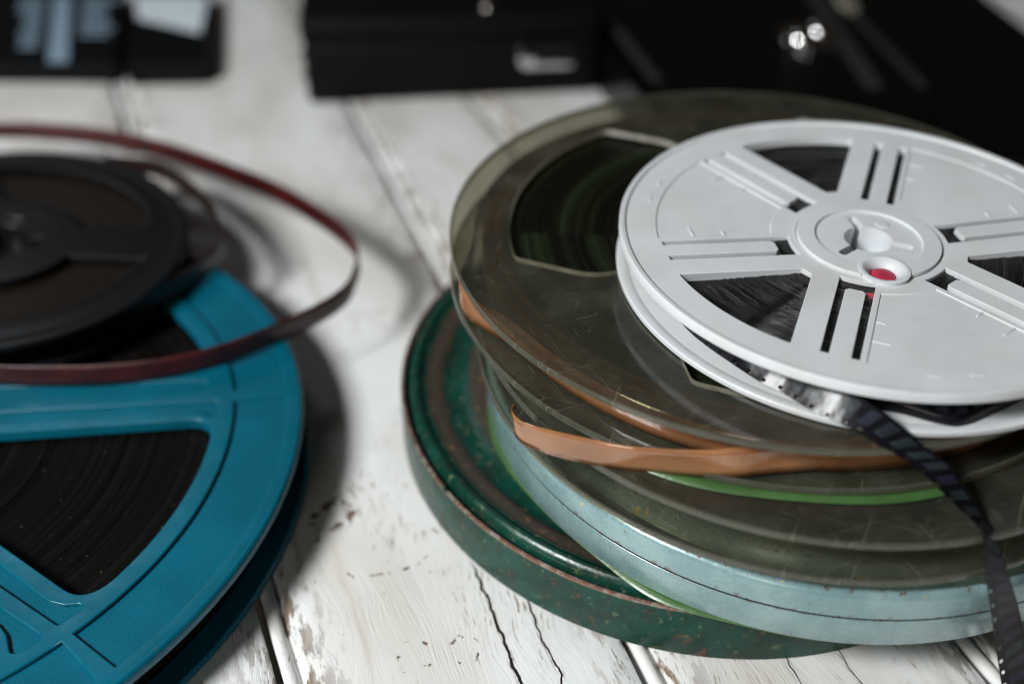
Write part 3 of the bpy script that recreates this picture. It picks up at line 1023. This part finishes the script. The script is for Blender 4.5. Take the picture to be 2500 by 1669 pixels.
def u_window():
    x0 = 2.9
    e = math.degrees(math.asin(3.45 / 9.3))
    outer = arc(9.32, -e, e, 24)
    poly = outer + [(x0, 0.152 + 0.377 * x0), (x0, -0.152 - 0.377 * x0)]
    rad = [0] * len(poly)
    rad[0] = rad[24] = 1.0
    rad[25] = rad[26] = 0.5
    return poly, rad


def roundarc(outer, rest, rc, rr):
    """outer arc whose two end corners are rounded generously"""
    n = len(outer)
    k = 0
    while hypot(outer[k][0] - outer[0][0], outer[k][1] - outer[0][1]) < rc:
        k += 1
    a, b_ = outer[k], outer[n - 1 - k]

    def q(p0, p1, p2, m=8):
        return [((1 - t) ** 2 * p0[0] + 2 * t * (1 - t) * p1[0] + t * t * p2[0], (1 - t) ** 2 * p0[1] + 2 * t * (1 - t) * p1[1] + t * t * p2[1]) for t in [i / m for i in range(m + 1)]]

    def toward(p, d, L):
        l = hypot(d[0] - p[0], d[1] - p[1])
        return (p[0] + (d[0] - p[0]) * L / l, p[1] + (d[1] - p[1]) * L / l)
    c1 = q(b_, outer[-1], toward(outer[-1], rest[0], rc))
    c0 = q(toward(outer[0], rest[-1], rc), outer[0], a)
    return c0 + outer[k + 1:n - 1 - k] + c1 + roundpoly([rest[0]] + rest[1:], rr)[0:]


def teal_windows():
    res = []
    for a in (-13.2, 95.0, 145.0, 193.0, 241.0):
        outer = arc(9.32, -21.4, 21.4, 40)
        rest = [(2.9, 0.152 + 0.377 * 2.9), (2.9, -0.152 - 0.377 * 2.9)]
        res.append(rot(roundarc(outer, rest, 0.75, 0.0), a))
    # the arms beside the near window have parallel sides, so its two neighbours are skewed
    res.append(roundarc(arc(9.32, 21.6, 65, 40), [(2.2, 4.9), (3.0, 2.86)], 0.75, 0.0))
    res.append(roundarc(arc(9.32, -90, -47.0, 40), [(3.2, -4.66), (0.6, -5.0)], 0.75, 0.0))
    return res


def teal_panels():
    ps = []
    # the ring of large panels
    spans = [(-38.5, 12.3), (15.1, 66.0), (-94.0, -40.5), (69.5, 115.0), (119.0, 164.0), (168.0, 213.0), (217.0, 262.0)]
    for a0, a1 in spans:
        ps.append(arc(11.36, a0 + 0.3, a1 - 0.1, 30) + arc(9.86, a1 + 0.1, a0 - 0.1, 26))
    own = [(2.3, 1.40), (5.2, 2.50), (6.06, 2.86), (7.55, 3.46), (7.85, 3.56), (8.21, 3.57), (8.55, 3.44), (8.66, 3.46), (8.72, 3.58), (8.45, 4.10), (8.38, 4.10), (6.47, 3.44), (5.2, 2.98), (2.3, 1.98)]
    for sg in (1, -1):
        ps.append(rot([(x, sg * y) for x, y in own], -13.2))
    ps.append([(2.3, 1.86), (8.6, 2.62), (8.76, 2.72), (8.62, 3.0), (2.5, 2.50)])
    ps.append([(4.0, -4.40), (6.95, -6.20), (7.02, -6.35), (6.62, -6.72), (6.45, -6.70), (6.2, -6.22), (5.9, -5.92), (4.0, -4.76)])
    return [roundpoly(q, 0.06, 2) if len(q) < 20 else q for q in ps]


tt = obj('flange', extrude2d('flange', [circle(11.70, 260), circle(0.5, 40)] + teal_windows(), UT - 0.34, UT - 0.11, 0.0), M['teal_grain'], ut)
obj('raised_web', extrude2d('raised_web', [circle(11.70, 260), circle(0.5, 40)] + teal_windows() + teal_panels(), UT - 0.11, UT, 0.05, res=3), M['teal'], tt)
obj('rim', lathe('rim', [(11.68, UT - 0.34), (11.77, UT - 0.34), (11.82, UT - 0.29), (11.83, UT - 0.14), (11.80, UT - 0.05), (11.745, UT - 0.008), (11.68, UT - 0.004), (11.6, UT - 0.03)], 260), M['teal'], tt)
bt = obj('flange', extrude2d('flange', [circle(11.72, 260), circle(0.5, 40)], 0.02, 0.20, 0.0), M['teal'], ut)
obj('rim', lathe('rim', [(11.70, 0.0), (11.79, 0.0), (11.83, 0.04), (11.83, 0.20), (11.79, 0.24), (11.70, 0.24)], 260), M['teal'], bt)
obj('hub', lathe('hub', [(0.5, 0.2), (2.4, 0.2), (2.4, UT - 0.1), (0.5, UT - 0.1)], 60), M['teal'], ut)
obj('film_pack', pack('film_pack', 2.45, 11.2, 0.245, 1.30, 0.035, 220, 120, 21), M['film_dark'], ut)

# ------------------------------------------------------------------ black reel on the teal reel
kn = Vector((0.081, 0.008, 1)).normalized()
KT = 1.14
kbase = Vector((-17.08, 29.85, 3.215)) - kn * KT
kt = thing('film_reel', 'black plastic reel of brown tape lying tilted on the teal reel', 'film reel', tuple(kbase))
kt.rotation_euler = Vector((0, 0, 1)).rotation_difference(kn).to_euler()


def black_windows():
    res = []
    for a in (66, 186, 306):
        eo = 49
        outer = arc(4.95, -eo, eo, 30)
        inner = arc(2.55, 40, -40, 16)
        res.append(rot(roundpoly(outer + inner, [0.25] + [0] * 29 + [0.25] + [0.1] + [0] * 15 + [0.1]), a))
    return res


kf = obj('flange', extrude2d('flange', [circle(6.02, 180), circle(1.4, 50)] + black_windows(), KT - 0.20, KT - 0.04, 0.05, res=3), M['black'], kt)
obj('rim', lathe('rim', [(5.55, KT - 0.1), (5.62, KT - 0.035), (5.75, KT - 0.02), (5.92, KT), (6.05, KT - 0.01), (6.10, KT - 0.06), (6.10, KT - 0.17), (6.02, KT - 0.21), (5.6, KT - 0.2)], 200), M['black'], kf)
for a in (66, 186, 306):                                    # rounded bead along the outer edge of each window
    V, F = [], []
    n_, m_ = 48, 8
    for i in range(n_ + 1):
        q = radians(a - 46 + 92 * i / n_)
        for j in range(m_):
            t = 2 * pi * j / m_
            r = 4.98 + 0.17 * cos(t)
            V.append((r * cos(q), r * sin(q), KT - 0.05 + 0.05 * sin(t)))
    for i in range(n_):
        for j in range(m_):
            F.append((i * m_ + j, (i + 1) * m_ + j, (i + 1) * m_ + (j + 1) % m_, i * m_ + (j + 1) % m_))
    F += [tuple(range(m_)), tuple(n_ * m_ + j for j in range(m_))]
    obj('window_bead', mesh('window_bead', V, F, 60), M['black'], kf)
hk = []
for k in range(3):
    a = 6 + 120 * k
    hw = 16
    hk += arc(1.0, a - 60, a - hw, 8) + arc(1.55, a - hw * .7, a + hw * .7, 4) + arc(1.0, a + hw, a + 60, 8)[:-1]
obj('hub', extrude2d('hub', [circle(2.45, 90), hk], 0.1, KT - 0.12, 0.06, res=3), M['black'], kt)
obj('hub_ring', lathe('hub_ring', [(1.75, KT - 0.14), (1.78, KT - 0.06), (1.86, KT - 0.03), (1.95, KT - 0.05), (2.0, KT - 0.14)], 80), M['black'], kt)
obj('flange', extrude2d('flange', [circle(6.05, 160), circle(0.5, 30)], 0.0, 0.12, 0.03), M['black'], kt)
obj('film_pack', pack('film_pack', 2.5, 5.6, 0.13, 0.80, 0.01, 140, 40, 31), M['film_brown'], kt)

# dark red leader looping out from the black reel
low = [(-29.0, 36.6, 1.86), (-26.5, 38.3, 1.86), (-23.5, 39.3, 1.86), (-21.04, 39.54, 1.86), (-19.36, 39.5, 1.84), (-16.7, 39.02, 1.84), (-13.93, 37.97, 1.85), (-10.94, 36.22, 1.85), (-8.42, 34.42, 1.85), (-6.18, 32.1, 1.85), (-5.30, 30.6, 1.83), (-5.25, 29.55, 1.82), (-5.42, 28.35, 1.82), (-6.16, 27.26, 1.82), (-7.72, 25.84, 1.81), (-9.03, 24.97, 1.80), (-10.37, 24.42, 1.80), (-11.97, 24.12, 1.79), (-13.6, 24.02, 1.79), (-15.14, 24.05, 1.79), (-18.5, 24.6, 1.79), (-21.5, 25.8, 1.79)]
high = [(x, y + (0.05 if i < 11 else -0.05), z + 0.79) for i, (x, y, z) in enumerate(low)]
o = obj('leader_strip', ribbon('leader_strip', low, high, 140), M['red'])
solid(o, 0.016)
tag(o, 'dark red leader strip standing in a wide loop around the black reel', 'film strip')
low = [(-15.8, 36.6, 2.05), (-13.93, 36.35, 2.0), (-12.54, 35.3, 1.95), (-11.1, 33.6, 1.9), (-10.35, 32.1, 1.88), (-9.98, 30.85, 1.86), (-10.3, 29.85, 1.84), (-10.74, 29.11, 1.82), (-11.5, 28.0, 1.82), (-12.6, 26.9, 1.82)]
high = [(x, y + 0.05, z + 0.78) for x, y, z in low]
o = obj('leader_strip', ribbon('leader_strip', low, high, 70), leader('dark_brown_leader', (0.020, 0.008, 0.006), 0.4, 0.1))
solid(o, 0.016)
tag(o, 'short dark brown leader strip curling close to the black reel', 'film strip')

# ------------------------------------------------------------------ background things
# two thin black cartons at far left
cb = thing('film_carton', 'flat black carton with pale print, leftmost behind the black reel', 'carton', (-24.6, 49.1, 0))
obj('carton_body', extrude2d('carton_body', [roundpoly([(-8.0, -0.1), (5.1, 0.1), (2.5, 10.5), (-11.0, 10.5)], 0.1)], 0, 1.0, 0.06), M['card'], cb)
obj('print_bar', extrude2d('print_bar', [[(1.75, 0.15), (2.75, 0.15), (-0.2, 9.3), (-1.1, 9.3)]], 1.003, 1.006), M['ink'], cb)
rr = random.Random(4)
for i in range(9):
    y = 1.9 + i * 0.82
    x = 1.35 - (y - 0.4) * 0.30
    w_ = rr.uniform(0.9, 1.5)
    obj('print_line', extrude2d('print_line', [[(x - w_ - .25, y), (x - .3, y), (x - .36, y + .45), (x - w_ - .3, y + .45)]], 1.003, 1.006), M['ink'], cb)
for i in range(7):
    y = 3.6 + i * 0.82
    x = 3.1 - (y - 0.4) * 0.30
    w_ = rr.uniform(1.2, 2.2)
    obj('print_line', extrude2d('print_line', [[(x, y), (x + w_, y), (x + w_ - .06, y + .45), (x - .06, y + .45)]], 1.003, 1.006), M['ink'], cb)
cc = thing('film_carton', 'flat black carton with a white label beside the printed carton', 'carton', (-19.15, 48.95, 0))
obj('carton_body', extrude2d('carton_body', [roundpoly([(0.2, 0), (4.1, 0.3), (1.9, 10.6), (-2.35, 10.5)], 0.1)], 0, 1.05, 0.06), M['card'], cc)
obj('label', extrude2d('label', [roundpoly([(-0.95, 6.0), (2.85, 4.1), (1.95, 9.6), (-2.1, 9.6)], 0.2)], 1.053, 1.057), M['label'], cc)

# boxy case with a chrome latch
bc = thing('carrying_case', 'black boxy case with a chrome latch on its front', 'case', (-9.85, 47.0, 0), None, radians(8.0))
obj('case_body', box('case_body', 0, 13.9, 0, 9.0, 0.06, 2.9, 0.28, 4), M['matte'], bc)
obj('case_lid', box('case_lid', -0.05, 13.95, -0.05, 9.05, 2.95, 4.1, 0.30, 4), M['matte'], bc)
for x in (0.9, 13.2):
    for y in (0.8, 8.0):
        obj('foot', lathe('foot', [(0, 0), (0.35, 0), (0.4, 0.08), (0.4, 0.3), (0, 0.3)], 24), M['black'], bc).location = (x * S, y * S, 0)


def xcyl(name, x0, x1, r, n=32):
    me = lathe(name, [(0, x0), (r * .8, x0), (r, x0 + r * .3), (r, x1 - r * .3), (r * .8, x1), (0, x1)], n)
    me.transform(Matrix.Rotation(pi / 2, 4, 'Y'))
    return me


la = obj('latch', box('latch', 9.9, 12.9, -0.25, 0.1, 1.5, 2.6, 0.12), M['black'], bc)
o = obj('latch_bar', xcyl('latch_bar', 10.2, 12.6, 0.30), M['chrome'], la)
o.location = (0, -0.42 * S, 1.85 * S)
o = obj('latch_knob', lathe('latch_knob', [(0, 0), (0.42, 0), (0.5, 0.1), (0.5, 0.35), (0.4, 0.5), (0.2, 0.56), (0, 0.58)], 40), M['chrome'], la)
o.rotation_euler = (pi / 2, 0, 0)
o.location = (10.4 * S, -0.2 * S, 2.05 * S)
o = obj('lid_stud', lathe('lid_stud', [(0, 0), (0.36, 0), (0.4, 0.1), (0.34, 0.28), (0.18, 0.36), (0, 0.38)], 40), M['chrome'], bc)
o.location = (8.6 * S, 0.7 * S, 4.08 * S)
for z in (1.1, 2.1):
    o = obj('corner_stud', lathe('corner_stud', [(0, 0), (0.26, 0), (0.28, 0.08), (0.2, 0.2), (0, 0.24)], 30), M['chrome'], bc)
    o.rotation_euler = (0, -pi / 2, 0)
    o.location = (0.02 * S, 0.9 * S, z * S)

# long glossy machine at upper right
mc = thing('film_splicer', 'long glossy black machine with a round chrome button at upper right', 'splicer', (0, 0, 0))
base = [(4.35, 48.3), (1.2, 58.5), (-1.5, 68.0), (23.6, 70.0), (24.9, 60.0), (26.6, 46.0), (26.6, 41.5), (25.0, 39.0), (9.0, 37.5), (6.8, 39.5)]
obj('housing', extrude2d('housing', [roundpoly(base, 0.8)], 0.0, 2.2, 0.25, res=4), M['gloss'], mc)
top = [(6.3, 44.0), (3.65, 55.5), (1.0, 67.0), (15.6, 68.0), (16.6, 55.0), (17.6, 44.5), (17.4, 40.5), (8.0, 39.8)]
obj('cover_plate', extrude2d('cover_plate', [roundpoly(top, 0.5)], 2.2, 2.65, 0.10, res=3), M['gloss'], mc)


def bar(name, p0, p1, wd, z0, z1, bev=0.08):
    d = Vector((p1[0] - p0[0], p1[1] - p0[1]))
    n_ = Vector((-d.y, d.x)).normalized() * wd / 2
    return extrude2d(name, [[(p0[0] + n_.x, p0[1] + n_.y), (p1[0] + n_.x, p1[1] + n_.y), (p1[0] - n_.x, p1[1] - n_.y), (p0[0] - n_.x, p0[1] - n_.y)]], z0, z1, bev)


obj('edge_highlight', bar('edge_highlight', (6.25, 44.2), (1.2, 66.0), 0.5, 2.65, 2.74, 0.03), M['grey'], mc)  # grey strip standing in for the highlight along the cover's bevelled edge
obj('guide_rail', bar('guide_rail', (15.7, 43.8), (15.4, 60.0), 0.7, 2.655, 2.90), M['grey'], mc)
obj('guide_rail', bar('guide_rail', (18.3, 45.0), (17.3, 53.5), 0.30, 2.2, 2.42, 0.05), M['grey'], mc)
obj('rail_end', box('rail_end', 16.5, 17.5, 53.6, 57.0, 2.2, 2.8, 0.12), M['brass'], mc)
bu = obj('button', lathe('button', [(0, 0.0), (1.45, 0.0), (1.5, 0.06), (1.5, 0.22), (1.40, 0.32), (1.25, 0.30), (1.15, 0.20), (0.95, 0.16), (0.7, 0.26), (0.4, 0.33), (0, 0.35)], 80), M['chrome'], mc)
bu.location = (14.0 * S, 49.2 * S, 2.66 * S)
DOME = lathe('dome', [(0.72 * cos(q), 0.72 * sin(q)) for q in [pi / 2 * i / 14 for i in range(14)]] + [(0, 0.72), (0, 0)], 48, 60)
for sgx, sgy in ((-0.55, -0.5), (0.55, 0.55)):
    o = obj('dome', DOME, M['mirror'], bu)
    o.location = (sgx * S, sgy * S, 0.12 * S)
